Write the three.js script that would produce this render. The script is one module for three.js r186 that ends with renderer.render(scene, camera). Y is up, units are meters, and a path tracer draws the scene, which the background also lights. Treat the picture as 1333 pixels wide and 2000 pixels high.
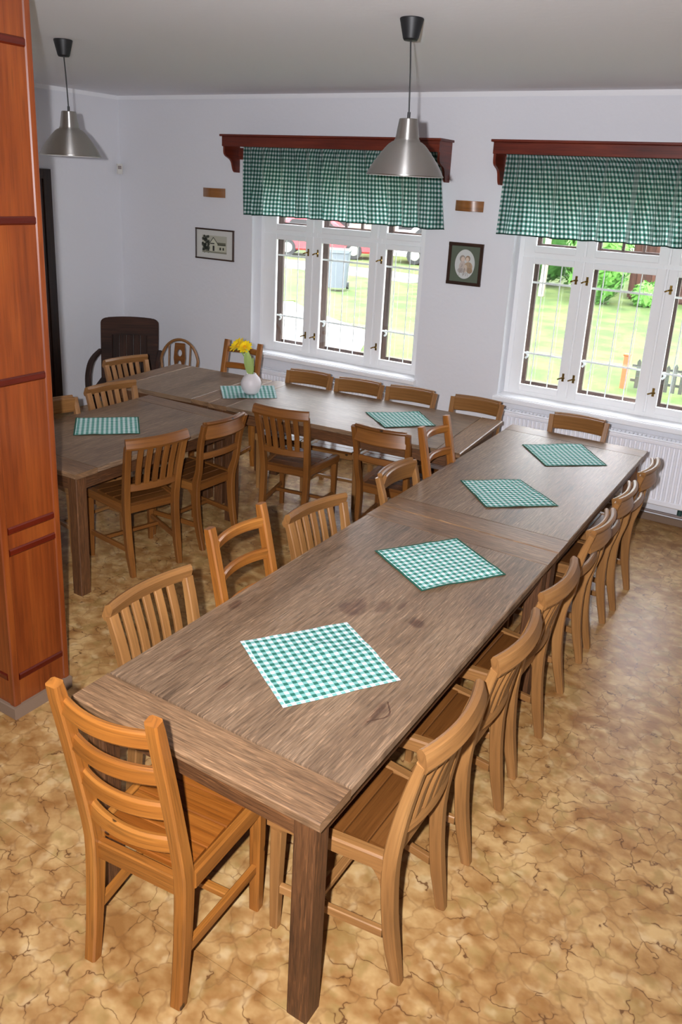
import * as THREE from 'three';
import { mergeGeometries, toCreasedNormals } from 'three/addons/utils/BufferGeometryUtils.js';

// ---------------------------------------------------------------- camera, sky, sun, flash, exposure
const scene = new THREE.Scene();
const camera = new THREE.PerspectiveCamera(2 * Math.atan(1000 / 1579.7) * 180 / Math.PI, 1333 / 2000, 0.05, 200);
camera.position.set(6.4646, 2.3334, 6.1841);
camera.rotation.order = 'YXZ';
camera.rotation.set(-0.3053, 0.5374, 0.0526);
camera.setViewOffset(1333, 2000, 0, 142.2, 1333, 2000);
camera.updateMatrixWorld(true);
scene.add(camera);

scene.background = new THREE.Color(0.93, 0.97, 1.03).multiplyScalar(11.5);      // bright even cloud cover

const sun = new THREE.DirectionalLight(0xfff4e2, 5);                          // stands behind the house, lights the garden only
sun.position.set(9, 22, 14);
sun.target.position.set(0, 0, -10);
sun.castShadow = true;
sun.shadow.mapSize.set(2048, 2048);
Object.assign(sun.shadow.camera, { left: -30, right: 30, top: 30, bottom: -30, near: 1, far: 80 });
sun.shadow.radius = 6;
scene.add(sun, sun.target);

// the camera's own flash: a small lamp a hand's breadth to the left of the lens
const flash = new THREE.SpotLight(0xfbfaff, 68, 0, 1.08, 0.9, 2);
flash.position.copy(new THREE.Vector3(-0.105, 0.036, 0.0).applyMatrix4(camera.matrixWorld));
flash.target.position.copy(new THREE.Vector3(-0.105, 0.036, -4).applyMatrix4(camera.matrixWorld));
flash.castShadow = true;
flash.shadow.mapSize.set(2048, 2048);
flash.shadow.radius = 1;
scene.add(flash, flash.target);

const renderer = new THREE.WebGLRenderer({ antialias: true });
renderer.toneMapping = THREE.LinearToneMapping;
renderer.toneMappingExposure = 1.0;
renderer.shadowMap.enabled = true;

// ---------------------------------------------------------------- helpers
let seed = 12345;
const rnd = () => { seed = (Math.imul(seed, 1664525) + 1013904223) >>> 0; return seed / 4294967296; };
const R = (d) => d * Math.PI / 180;
const taken = {};
function numbered(name) {
  const n = taken[name] = (taken[name] ?? -1) + 1;
  return n ? name + '_' + String(n).padStart(3, '0') : name;
}
function obj(name, geo, material, parent = scene) {
  const m = new THREE.Mesh(Array.isArray(geo) ? (geo.length > 1 ? merge(geo) : geo[0]) : geo, material);
  m.name = parent === scene ? numbered(name) : name;
  m.castShadow = m.receiveShadow = true;
  parent.add(m);
  return m;
}
function merge(list) {
  return mergeGeometries(list.map((g) => {
    const q = g.index ? g.toNonIndexed() : g;
    for (const k of Object.keys(q.attributes)) if (!['position', 'normal', 'uv'].includes(k)) q.deleteAttribute(k);
    return q;
  }));
}
function thing(name, label, category, pos = [0, 0, 0], turn = 0, group) {
  const o = new THREE.Group(); o.name = numbered(name); scene.add(o);
  o.position.set(...pos); o.rotation.y = turn; o.userData = { label, category };
  if (group) o.userData.group = group;
  return o;
}
function tag(o, label, category, group) { Object.assign(o.userData, { label, category }); if (group) o.userData.group = group; return o; }
function struct(o) { o.userData.kind = 'structure'; return o; }
function structGroup(name) { const g = new THREE.Group(); g.name = numbered(name); scene.add(g); return struct(g); }

// A bar with chamfered edges swept along a path; u runs along the bar, so the grain does too.
function beam(path, a, b, side = [1, 0, 0], ch = 0.003) {
  const P = path.map((p) => new THREE.Vector3(...p)), n = P.length, S0 = new THREE.Vector3(...side);
  const A = (i) => (Array.isArray(a) ? a[Math.min(i, a.length - 1)] : a), B = (i) => (Array.isArray(b) ? b[Math.min(i, b.length - 1)] : b);
  const rings = [], us = [];
  let u = rnd() * 3; const v0 = rnd() * 3;
  for (let i = 0; i < n; i++) {
    const t = P[Math.min(i + 1, n - 1)].clone().sub(P[Math.max(i - 1, 0)]).normalize();
    const s = S0.clone().addScaledVector(t, -S0.dot(t)).normalize(), m = new THREE.Vector3().crossVectors(t, s);
    const hx = A(i) / 2, hy = B(i) / 2, c = Math.min(ch, hx * 0.9, hy * 0.9);
    const q = [[hx, -hy + c], [hx, hy - c], [hx - c, hy], [-hx + c, hy], [-hx, hy - c], [-hx, -hy + c], [-hx + c, -hy], [hx - c, -hy]];
    rings.push(q.map(([x, y]) => P[i].clone().addScaledVector(s, x).addScaledVector(m, y)));
    if (i) u += P[i].distanceTo(P[i - 1]);
    us.push(u);
  }
  const per = [0]; for (let k = 0; k < 8; k++) per.push(per[k] + rings[0][k].distanceTo(rings[0][(k + 1) % 8]));
  const pos = [], uv = [];
  const put = (p, x, y) => { pos.push(p.x, p.y, p.z); uv.push(x, y); };
  for (let i = 0; i + 1 < n; i++) for (let k = 0; k < 8; k++) {
    const l = (k + 1) % 8, p = rings[i][k], q = rings[i][l], r = rings[i + 1][l], s = rings[i + 1][k], y0 = v0 + per[k], y1 = v0 + per[k + 1];
    put(p, us[i], y0); put(q, us[i], y1); put(r, us[i + 1], y1); put(p, us[i], y0); put(r, us[i + 1], y1); put(s, us[i + 1], y0);
  }
  for (const [i, flip] of [[0, true], [n - 1, false]]) {
    const ring = rings[i];
    for (let k = 1; k < 7; k++) { const tri = flip ? [0, k + 1, k] : [0, k, k + 1]; for (const j of tri) put(ring[j], v0 + ring[j].distanceTo(ring[0]) * 0.3, v0 + j * 0.004); }
  }
  const g = new THREE.BufferGeometry();
  g.setAttribute('position', new THREE.Float32BufferAttribute(pos, 3));
  g.setAttribute('uv', new THREE.Float32BufferAttribute(uv, 2));
  return toCreasedNormals(g, 0.5);
}
const curve = (pts, k = 14) => new THREE.CatmullRomCurve3(pts.map((p) => new THREE.Vector3(...p))).getPoints(k).map((p) => [p.x, p.y, p.z]);
// A box given by its limits, grain along its longest side (or the axis given).
function bx(x0, x1, y0, y1, z0, z1, ch = 0.003, axis) {
  const d = [x1 - x0, y1 - y0, z1 - z0], c = [(x0 + x1) / 2, (y0 + y1) / 2, (z0 + z1) / 2];
  const k = axis ?? d.indexOf(Math.max(...d));
  const p = [...c], q = [...c]; p[k] -= d[k] / 2; q[k] += d[k] / 2;
  if (k === 0) return beam([p, q], d[1], d[2], [0, 1, 0], ch);
  if (k === 1) return beam([p, q], d[0], d[2], [1, 0, 0], ch);
  return beam([p, q], d[0], d[1], [1, 0, 0], ch);
}
function cyl(p, q, r, seg = 12) {
  const a = new THREE.Vector3(...p), b = new THREE.Vector3(...q), l = a.distanceTo(b);
  const g = new THREE.CylinderGeometry(r, r, l, seg);
  g.applyQuaternion(new THREE.Quaternion().setFromUnitVectors(new THREE.Vector3(0, 1, 0), b.clone().sub(a).normalize()));
  g.translate((a.x + b.x) / 2, (a.y + b.y) / 2, (a.z + b.z) / 2);
  return g;
}
const tube = (pts, r, seg = 24, rad = 8, closed = false) => new THREE.TubeGeometry(new THREE.CatmullRomCurve3(pts.map((p) => new THREE.Vector3(...p)), closed), seg, r, rad, closed);
const lathe = (pts, seg = 48) => new THREE.LatheGeometry(pts.map(([x, y]) => new THREE.Vector2(x, y)), seg);
// An outline in the x-y plane given a thickness along z.
function slab(outline, depth, bevel = 0.002, holes = []) {
  const s = new THREE.Shape(outline.map(([x, y]) => new THREE.Vector2(x, y)));
  for (const h of holes) s.holes.push(new THREE.Path(h.map(([x, y]) => new THREE.Vector2(x, y))));
  return new THREE.ExtrudeGeometry(s, { depth, bevelEnabled: bevel > 0, bevelSize: bevel, bevelThickness: bevel, bevelSegments: 1, curveSegments: 12 });
}

// ---------------------------------------------------------------- textures
function hash(x, y, s) {
  let h = Math.imul(x, 374761393) + Math.imul(y, 668265263) + Math.imul(s, 1442695041) | 0;
  h = Math.imul(h ^ (h >>> 13), 1274126177); h ^= h >>> 16;
  return (h >>> 0) / 4294967296;
}
function noise(x, y, px, py, s) {                       // repeats after px, py
  let ix = Math.floor(x), iy = Math.floor(y), fx = x - ix, fy = y - iy;
  fx = fx * fx * (3 - 2 * fx); fy = fy * fy * (3 - 2 * fy);
  const x0 = ((ix % px) + px) % px, x1 = (x0 + 1) % px, y0 = ((iy % py) + py) % py, y1 = (y0 + 1) % py;
  const a = hash(x0, y0, s), b = hash(x1, y0, s), c = hash(x0, y1, s), d = hash(x1, y1, s);
  return a + (b - a) * fx + (c - a + (a - b - c + d) * fx) * fy;
}
function fbm(x, y, px, py, s, o) {
  let v = 0, w = 0.5, t = 0;
  for (let i = 0; i < o; i++) { v += w * noise(x, y, px, py, s + i); t += w; x *= 2; y *= 2; px *= 2; py *= 2; w *= 0.5; }
  return v / t;
}
function texture(w, h, f, su, sv, srgb = true) {
  const d = new Uint8Array(w * h * 4), c = [0, 0, 0];
  for (let y = 0, k = 0; y < h; y++) for (let x = 0; x < w; x++, k += 4) {
    f((x + 0.5) / w, (y + 0.5) / h, c);
    d[k] = Math.max(0, Math.min(255, c[0])); d[k + 1] = Math.max(0, Math.min(255, c[1])); d[k + 2] = Math.max(0, Math.min(255, c[2])); d[k + 3] = 255;
  }
  const t = new THREE.DataTexture(d, w, h);
  t.wrapS = t.wrapT = THREE.RepeatWrapping; t.magFilter = THREE.LinearFilter; t.minFilter = THREE.LinearMipmapLinearFilter; t.generateMipmaps = true;
  t.repeat.set(1 / su, 1 / sv);
  if (srgb) t.colorSpace = THREE.SRGBColorSpace;
  t.needsUpdate = true;
  return t;
}
const mix3 = (c, a, b, t) => { for (let i = 0; i < 3; i++) c[i] = a[i] + (b[i] - a[i]) * t; };
const sm = (a, b, x) => { const t = Math.max(0, Math.min(1, (x - a) / (b - a))); return t * t * (3 - 2 * t); };
function wood({ su = 1.2, sv = 0.6, w = 768, h = 768, dark, mid, light, s, fine = 1, tone = 1, us = 3, vs = 80, fleck = 0, knots = 0, extra }) {
  const n = (f, k) => Math.max(1, Math.round(f * k));
  const u1 = n(su, 1.5), v1 = n(sv, 9), u2 = n(su, us), v2 = n(sv, vs), u3 = n(su, 11), v3 = n(sv, 330), u4 = n(su, 26), v4 = n(sv, 420), ks = [];
  for (let i = 0; i < knots; i++) ks.push([hash(i, 1, s) * su, hash(i, 2, s) * sv, 0.006 + 0.008 * hash(i, 3, s)]);
  return texture(w, h, (a, b, c) => {
    const U = a * su, V = b * sv;
    let warp = 0, kn = 0;
    for (const [ku, kv, kr] of ks) {
      const du = (U - ku) / 3.2, dv = V - kv, r = Math.sqrt(du * du + dv * dv);
      if (r < kr * 7) { warp += Math.sign(dv) * kr * 0.8 * Math.exp(-r / kr / 1.5); const r2 = Math.sqrt((U - ku) ** 2 / 1.7 + dv * dv); kn = Math.max(kn, 1 - sm(kr * 0.55, kr * 1.05, r2)); }
    }
    const y = b + warp / sv + 0.02 * (noise(a * u1, b * 3, u1, 3, s + 9) - 0.5);
    const broad = fbm(a * u1, y * v1, u1, v1, s, 3), streak = fbm(a * u2, y * v2, u2, v2, s + 20, 3), pore = noise(a * u3, y * v3, u3, v3, s + 40);
    const t = 0.5 + (broad - 0.5) * 1.1 * tone + (streak - 0.5) * 1.0 * fine;
    if (t < 0.5) mix3(c, dark, mid, Math.max(0, t * 2)); else mix3(c, mid, light, Math.min(1, t * 2 - 1));
    const p = 1 - 0.2 * fine * sm(0.6, 0.9, pore) + 0.1 * fine * sm(0.4, 0.1, pore);
    const fl = fleck ? 1 + fleck * (0.9 * sm(0.66, 0.86, noise(a * u4, y * v4, u4, v4, s + 60)) - 0.7 * sm(0.34, 0.14, noise(a * u4, y * v4, u4, v4, s + 70))) : 1;
    for (let i = 0; i < 3; i++) c[i] = c[i] * p * fl * (1 - 0.62 * kn);
    if (extra) extra(U, V, c);
  }, su, sv);
}
const OAK = { dark: [88, 68, 51], mid: [121, 97, 75], light: [152, 127, 102], tone: 0.6, us: 13, vs: 200, fleck: 0.22 };
const T = {
  table: wood({ ...OAK, s: 11, fine: 0.62, sv: 0.7, w: 1024, h: 1024 }),
  tableStained: wood({ ...OAK, s: 11, fine: 0.62, su: 1.66, sv: 0.94, w: 1536, h: 1280, extra: (U, V, c) => {   // the marks that the near table top carries
    let d = 0;
    const blot = (u, v, a, b, k, q) => { const r = Math.hypot((U - u) / a, (V - v) / b) + 1.1 * (fbm(U * 26, V * 26, 97, 97, q, 3) - 0.5); d = Math.max(d, k * (1 - sm(0.45, 1.25, r))); };
    blot(0.86, 0.44, 0.07, 0.055, 0.34, 5); blot(0.93, 0.52, 0.055, 0.03, 0.28, 6); blot(0.9, 0.69, 0.045, 0.032, 0.4, 7); blot(0.97, 0.58, 0.05, 0.012, 0.3, 8);
    blot(0.33, 0.83, 0.075, 0.018, 0.38, 9); blot(0.6, 0.05, 0.04, 0.02, 0.35, 10); blot(0.16, 0.35, 0.04, 0.012, 0.3, 12); blot(0.22, 0.12, 0.05, 0.014, 0.25, 13);
    const cr = Math.abs(V - 0.845 - 0.02 * Math.sin((U - 0.3) * 40)); if (U > 0.27 && U < 0.4 && cr < 0.003) d = Math.max(d, 0.5);
    c[0] *= 1 - 0.62 * d; c[1] *= 1 - 0.8 * d; c[2] *= 1 - 0.85 * d;
  } }),
  chair: wood({ dark: [102, 67, 34], mid: [146, 102, 57], light: [180, 135, 83], s: 31, fine: 0.36, tone: 0.7, knots: 3 }),
  pine: wood({ dark: [112, 64, 21], mid: [147, 91, 36], light: [176, 119, 55], s: 57, fine: 0.6, tone: 0.6, us: 2, vs: 60, knots: 9 }),
  pillar: wood({ dark: [86, 35, 10], mid: [124, 57, 18], light: [152, 82, 30], s: 71, fine: 0.4, tone: 0.7 }),
  mahogany: wood({ dark: [70, 22, 12], mid: [104, 38, 22], light: [128, 54, 32], s: 83, fine: 0.6 }),
  walnut: wood({ dark: [34, 20, 13], mid: [56, 35, 24], light: [82, 54, 38], s: 91, fine: 0.8 }),
  brown: wood({ dark: [58, 44, 38], mid: [82, 64, 56], light: [108, 88, 78], s: 97, fine: 0.9 }),
};
const grainBump = texture(512, 512, (a, b, c) => { const g = 0.65 * fbm(a * 4, b * 60, 4, 60, 3, 3) + 0.35 * noise(a * 12, b * 200, 12, 200, 8); c[0] = c[1] = c[2] = 255 * g; }, 1.0, 0.5, false);

// vinyl floor: ochre blotches crossed by broken dark cracks
const floorTex = (() => {
  const S = 2.4, N = 28, ce = [];
  for (let j = 0; j < N; j++) for (let i = 0; i < N; i++) ce.push([i + 0.1 + 0.8 * hash(i, j, 501), j + 0.1 + 0.8 * hash(i, j, 502), hash(i, j, 503)]);
  return texture(2048, 2048, (a, b, c) => {
    const wx = fbm(a * 60, b * 60, 60, 60, 301, 3) - 0.5, wy = fbm(a * 60, b * 60, 60, 60, 331, 3) - 0.5;
    const lx = fbm(a * 14, b * 14, 14, 14, 341, 2) - 0.5, ly = fbm(a * 14, b * 14, 14, 14, 351, 2) - 0.5;
    const x = a * N + wx * 0.75 + lx * 1.6, y = b * N + wy * 0.75 + ly * 1.6, ix = Math.floor(x), iy = Math.floor(y);
    let d1 = 9, d2 = 9, id = 0;
    for (let j = -1; j <= 1; j++) for (let i = -1; i <= 1; i++) {
      const cx = ((ix + i) % N + N) % N, cy = ((iy + j) % N + N) % N, p = ce[cy * N + cx];
      const d = Math.hypot(ix + i + p[0] - cx - x, iy + j + p[1] - cy - y);
      if (d < d1) { d2 = d1; d1 = d; id = p[2]; } else if (d < d2) d2 = d;
    }
    const edge = d2 - d1, big = fbm(a * 9, b * 9, 9, 9, 401, 3), cloud = fbm(a * 40, b * 52, 40, 52, 411, 4), cloud2 = fbm(a * 44, b * 44, 44, 44, 431, 3);
    const t = 0.5 + 1.5 * (cloud - 0.5) + 0.45 * (big - 0.5) + 0.22 * (id - 0.5);
    mix3(c, [146, 101, 53], [200, 164, 110], Math.max(0, Math.min(1, t)));
    const g = sm(0.55, 0.8, cloud2) * 0.5; c[0] += (152 - c[0]) * g; c[1] += (124 - c[1]) * g; c[2] += (70 - c[2]) * g;
    const w = sm(0.58, 0.85, fbm(a * 50, b * 50, 50, 50, 451, 3)) * 0.45; c[0] += (218 - c[0]) * w; c[1] += (194 - c[1]) * w; c[2] += (152 - c[2]) * w;
    const rim = (1 - sm(0, 0.16, edge)) * 0.2;
    const gap = sm(0.48, 0.58, fbm(a * 46, b * 46, 46, 46, 471, 2)), wide = 0.02 + 0.04 * noise(a * 70, b * 70, 70, 70, 481);
    const k = Math.max(rim, (1 - sm(wide * 0.4, wide, edge)) * gap * 0.78);
    c[0] += (92 - c[0]) * k; c[1] += (58 - c[1]) * k; c[2] += (30 - c[2]) * k;
  }, S, S);
})();
const plaster = texture(512, 512, (a, b, c) => { c[0] = c[1] = c[2] = 255 * (0.6 * fbm(a * 40, b * 40, 40, 40, 611, 3) + 0.4 * fbm(a * 6, b * 6, 6, 6, 621, 2)); }, 1.2, 1.2, false);

const GREEN = [34, 104, 88], MIDG = [120, 174, 168], PALE = [212, 220, 225];
function gingham(u, v, c) {                              // u, v in checks; a check is half a period
  const a = Math.floor(u) & 1, b = Math.floor(v) & 1, q = a && b ? GREEN : a || b ? MIDG : PALE;
  c[0] = q[0]; c[1] = q[1]; c[2] = q[2];
}
const matTex = [false, true].map((border) => texture(512, 512, (a, b, c) => {
  gingham(a * 27, b * 27, c);
  if (border) for (let i = 0; i < 3; i++) c[i] = Math.min(238, c[i] * 1.1 + 6);          // the bordered cloths are a paler check
  const e = Math.min(a, b, 1 - a, 1 - b);
  if (border && e < 0.024) { c[0] = 32; c[1] = 92; c[2] = 74; }
  if (!border && e > 0.026 && e < 0.031) { c[0] = 225; c[1] = 236; c[2] = 234; }
  const n = 0.94 + 0.12 * hash(Math.floor(a * 256), Math.floor(b * 256), 77); c[0] *= n; c[1] *= n; c[2] *= n;
}, 1, 1));
const curtainTex = texture(64, 64, (a, b, c) => {
  const p = Math.floor(a * 2) & 1, q = Math.floor(b * 2) & 1;
  const k = p && q ? [16, 70, 60] : p || q ? [96, 152, 140] : [232, 238, 238];
  c[0] = k[0]; c[1] = k[1]; c[2] = k[2];
}, 0.034, 0.034);

// ---------------------------------------------------------------- materials
const std = (o) => new THREE.MeshStandardMaterial(o);
const phys = (o) => new THREE.MeshPhysicalMaterial(o);
const M = {
  wall: std({ color: 0xe8e9ee, roughness: 0.95, bumpMap: plaster, bumpScale: 0.002 }),
  ceiling: std({ color: 0xf2f2f6, roughness: 0.95, bumpMap: plaster, bumpScale: 0.001 }),
  white: std({ color: 0xf6f7fa, roughness: 0.4 }),
  sash: std({ color: 0xf4f5f6, roughness: 0.35 }),
  radiator: std({ color: 0xf4f5fb, roughness: 0.35 }),
  floor: phys({ map: floorTex, roughness: 0.42, clearcoat: 0.25, clearcoatRoughness: 0.3 }),
  groove: std({ color: 0x6b5030, roughness: 0.9 }),
  table: std({ map: T.table, roughness: 0.42, bumpMap: grainBump, bumpScale: 0.0008 }),
  tableStained: std({ map: T.tableStained, roughness: 0.42, bumpMap: grainBump, bumpScale: 0.0008 }),
  tableEnd: std({ map: T.table, color: 0xfff2e2, roughness: 0.42, bumpMap: grainBump, bumpScale: 0.0008 }),
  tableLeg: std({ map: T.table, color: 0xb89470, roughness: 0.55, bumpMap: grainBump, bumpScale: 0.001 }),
  chair: std({ map: T.chair, roughness: 0.38 }),
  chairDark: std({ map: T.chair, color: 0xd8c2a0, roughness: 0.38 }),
  seat: std({ map: T.chair, color: 0xb8a48e, roughness: 0.33 }),
  pine: std({ map: T.pine, roughness: 0.36 }),
  pineSeat: std({ map: T.pine, color: 0xe8d4bc, roughness: 0.36 }),
  pillar: phys({ map: T.pillar, roughness: 0.4, clearcoat: 0.5, clearcoatRoughness: 0.2 }),
  pillarTrim: phys({ map: T.pillar, color: 0xb07060, roughness: 0.4, clearcoat: 0.5, clearcoatRoughness: 0.2 }),
  skirting: std({ color: 0x7c6654, roughness: 0.7 }),
  mahogany: std({ map: T.mahogany, roughness: 0.4 }),
  walnut: std({ map: T.walnut, roughness: 0.4 }),
  armchair: std({ map: T.walnut, color: 0xf4dccc, roughness: 0.8 }),
  outer: std({ map: T.brown, roughness: 0.6 }),
  plaque: std({ map: T.chair, color: 0xfff0e0, roughness: 0.3 }),
  brass: std({ color: 0x8a6f3a, metalness: 1, roughness: 0.35 }),
  steel: std({ color: 0xd8dcdc, roughness: 0.4 }),
  alu: phys({ color: 0xbdbbb8, metalness: 1, roughness: 0.36, anisotropy: 0.9, anisotropyRotation: Math.PI / 2 }),
  shadeInner: std({ color: 0xf2f2f0, roughness: 0.5 }),
  black: std({ color: 0x17181a, roughness: 0.5 }),
  bulb: phys({ color: 0xffffff, roughness: 0.35 }),
  glass: phys({ color: 0xffffff, roughness: 0.0, transmission: 1, thickness: 0, ior: 1.5 }),
  curtain: phys({ map: curtainTex, roughness: 1, transmission: 0.62, thickness: 0, side: THREE.DoubleSide }),
  hem: std({ color: 0x16352d, roughness: 1, side: THREE.DoubleSide }),
  mat: std({ map: matTex[0], roughness: 0.95 }),
  matBorder: std({ map: matTex[1], roughness: 0.95 }),
  vase: std({ color: 0xd6d0d2, roughness: 0.45 }),
  petal: phys({ color: 0xffe000, roughness: 0.8, transmission: 0.2, thickness: 0, side: THREE.DoubleSide }),
  petalDeep: std({ color: 0xe8a800, roughness: 0.9 }),
  leaf: phys({ color: 0xa8c070, roughness: 0.8, transmission: 0.25, thickness: 0, side: THREE.DoubleSide }),
  stem: std({ color: 0x8aa858, roughness: 0.8 }),
  pipe: std({ color: 0x8c7d78, roughness: 0.5 }),
  valve: std({ color: 0x2c4a48, roughness: 0.5 }),
  plastic: std({ color: 0xdad8d2, roughness: 0.6 }),
};

// ---------------------------------------------------------------- the room
const XR = 9.2, ZF = 10.6, H = 3.05;
const WIN = [{ x0: 1.70, x1: 3.485, y0: 0.755, y1: 2.42, p: [[1.885, 2.215], [2.388, 2.89], [3.052, 3.38]] },
  { x0: 4.245, x1: 5.905, y0: 0.755, y1: 2.42, p: [[4.378, 4.692], [4.846, 5.30], [5.454, 5.768]] }];
{
  const wb = slab([[-0.3, -0.45], [XR + 0.3, -0.45], [XR + 0.3, H + 0.25], [-0.3, H + 0.25]], 0.34, 0, WIN.map((w) => [[w.x0, w.y0], [w.x0, w.y1], [w.x1, w.y1], [w.x1, w.y0]]));
  wb.translate(0, 0, -0.34);
  struct(obj('wall_back', wb, M.wall));
  struct(obj('wall_left', bx(-0.3, 0, -0.1, H + 0.2, 0, ZF + 0.3, 0.001), M.wall));
  struct(obj('wall_right', bx(XR, XR + 0.3, -0.1, H + 0.2, 0, ZF + 0.3, 0.001), M.wall));
  struct(obj('wall_front', bx(0, XR, -0.1, H + 0.2, ZF, ZF + 0.3, 0.001), M.wall));
  struct(obj('ceiling', bx(0, XR, H, H + 0.2, 0, ZF, 0.001), M.ceiling));
  const fl = structGroup('floor');
  const sheet = (z0, z1) => {
    const g = new THREE.BoxGeometry(XR, 0.006, z1 - z0); g.translate(XR / 2, -0.003, (z0 + z1) / 2);
    const p = g.attributes.position, uv = g.attributes.uv;
    for (let i = 0; i < p.count; i++) uv.setXY(i, p.getX(i), p.getZ(i));
    return obj('vinyl_sheet', g, M.floor, fl);
  };
  sheet(0, 2.7); sheet(2.7018, 4.7); sheet(4.7018, 6.7); sheet(6.7018, 8.7); sheet(8.7018, ZF);
  obj('subfloor', bx(0, XR, -0.1, -0.0062, 0, ZF, 0.001), M.groove, fl);
  // cornice under the ceiling
  const cove = (len) => { const pr = []; for (let i = 0; i <= 6; i++) { const t = i / 6 * Math.PI / 2; pr.push([0.034 - 0.03 * Math.sin(t), -0.034 + 0.03 * (1 - Math.cos(t))]); }
    const g = slab([[0, 0], [0.034, 0], ...pr.slice(1), [0, -0.034]], len, 0); return g; };
  const cb = cove(XR); cb.rotateY(-Math.PI / 2); cb.translate(XR, H, 0);
  struct(obj('trim_1', cb, M.white));
  const cl = cove(ZF); cl.translate(0, H, 0);
  struct(obj('trim_2', cl, M.white));
  struct(obj('baseboard_back', bx(0.02, XR, 0, 0.055, 0, 0.018), M.skirting));
  struct(obj('baseboard_left', bx(0, 0.018, 0, 0.055, 1.95, ZF), M.skirting));
}
// windows: white inner casement, security grille, brown outer casement
WIN.forEach((w, n) => {
  const g = structGroup('window_' + (n + 1)); g.name = 'window_' + (n + 1);
  const zi = -0.13, [p0, p1, p2] = w.p, m1 = (p0[1] + p1[0]) / 2, m2 = (p1[1] + p2[0]) / 2;
  const yb = 0.845, yt = 1.812, ub = 1.952, ut = 2.34;
  const fr = (z0, z1, mat, name, k) => obj(name, [
    bx(w.x0, w.x0 + k, w.y0, w.y1, z0, z1), bx(w.x1 - k, w.x1, w.y0, w.y1, z0, z1), bx(w.x0 + k, w.x1 - k, w.y0, w.y0 + 0.04, z0, z1), bx(w.x0 + k, w.x1 - k, w.y1 - 0.04, w.y1, z0, z1),
    bx(m1 - 0.035, m1 + 0.035, w.y0 + 0.04, w.y1 - 0.04, z0, z1), bx(m2 - 0.035, m2 + 0.035, w.y0 + 0.04, w.y1 - 0.04, z0, z1),
    ...[[w.x0 + k, m1 - 0.035], [m1 + 0.035, m2 - 0.035], [m2 + 0.035, w.x1 - k]].map(([a, b]) => bx(a, b, 1.85, 1.915, z0, z1))], mat, g);
  fr(zi - 0.09, zi - 0.01, M.sash, 'frame', 0.045);
  fr(-0.315, -0.258, M.outer, 'outer_frame', 0.05);
  const xs = [[w.x0 + 0.04, m1 - 0.006], [m1 + 0.006, m2 - 0.006], [m2 + 0.006, w.x1 - 0.03]];
  w.p.forEach(([a, b], i) => {
    const [s0, s1] = xs[i];
    for (const [lo, hi, top, ob, ot] of [[yb, yt, false, 0.79, 1.862], [ub, ut, true, 1.898, 2.385]]) {
      const s = obj(top ? 'transom_sash' : 'sash', [bx(s0, a, ob, ot, zi - 0.035, zi, 0.005), bx(b, s1, ob, ot, zi - 0.035, zi, 0.005), bx(a, b, ob, lo, zi - 0.035, zi, 0.005), bx(a, b, hi, ot, zi - 0.035, zi, 0.005)], M.sash, g);
      obj('pane', bx(a, b, lo, hi, zi - 0.022, zi - 0.019, 0), M.glass, s);
      const o = obj('outer_sash', [bx(s0, a + 0.012, ob, ot, -0.257, -0.228), bx(b + 0.008, s1, ob, ot, -0.257, -0.228), bx(a + 0.012, b + 0.008, ob, lo + 0.012, -0.257, -0.228), bx(a + 0.012, b + 0.008, hi, ot, -0.257, -0.228)], M.outer, g);
      obj('outer_pane', bx(a + 0.012, b + 0.008, lo + 0.012, hi, -0.245, -0.242, 0), M.glass, o);
      if (top && i === 1) obj('glazing_bar', [1, 2].map((k) => bx(a + (b - a) * k / 3 + 0.01, a + (b - a) * k / 3 + 0.032, lo + 0.012, hi, -0.257, -0.228)), M.outer, o);
      if (!top) for (const ly of [1.72, 0.955]) {
        const spots = i === 0 ? [b + 0.035] : i === 1 ? [a - 0.035] : [a - 0.035];
        for (const lx of spots) {
          obj('latch', [bx(lx - 0.009, lx + 0.009, ly - 0.032, ly + 0.032, zi, zi + 0.006), cyl([lx, ly, zi + 0.005], [lx, ly, zi + 0.03], 0.007, 10),
            beam(curve([[lx - 0.003, ly, zi + 0.03], [lx - 0.014, ly - 0.004, zi + 0.036], [lx - 0.034, ly - 0.014, zi + 0.034]], 6), 0.011, 0.011, [0, 1, 0], 0.003), beam([[lx, ly, zi + 0.03], [lx + 0.02, ly + 0.002, zi + 0.032]], 0.013, 0.01, [0, 1, 0], 0.003)], M.brass, s);
        }
      }
    }
    // grille
    const bars = [], k = Math.round((b - a) / 0.138);
    for (const hy of [1.664, 1.095]) obj('grille_bar', bx(a - 0.02, b + 0.02, hy - 0.008, hy + 0.008, -0.202, -0.194), M.steel, g);
    for (let j = 0; j < k; j++) { const x = a + 0.07 + j * 0.138; if (x < b) obj('grille_rod', cyl([x, 0.83, -0.198], [x, 1.83, -0.198], 0.0045, 8), M.steel, g); }
    obj('grille_hook', [tube([[a + 0.012, 1.095, -0.232], [a - 0.006, 1.093, -0.222], [a + 0.012, 1.07, -0.22], [a - 0.006, 1.045, -0.222]], 0.009, 10, 8)], M.steel, g);
  });
  obj('sill_board', bx(w.x0 - 0.02, w.x1 + 0.02, w.y0 - 0.045, w.y0 - 0.002, -0.005, 0.055, 0.008), M.white, g);
  obj('inner_sill', bx(w.x0, w.x1, w.y0 - 0.002, w.y0 + 0.004, -0.14, 0.03, 0.001), M.white, g);
});
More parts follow.
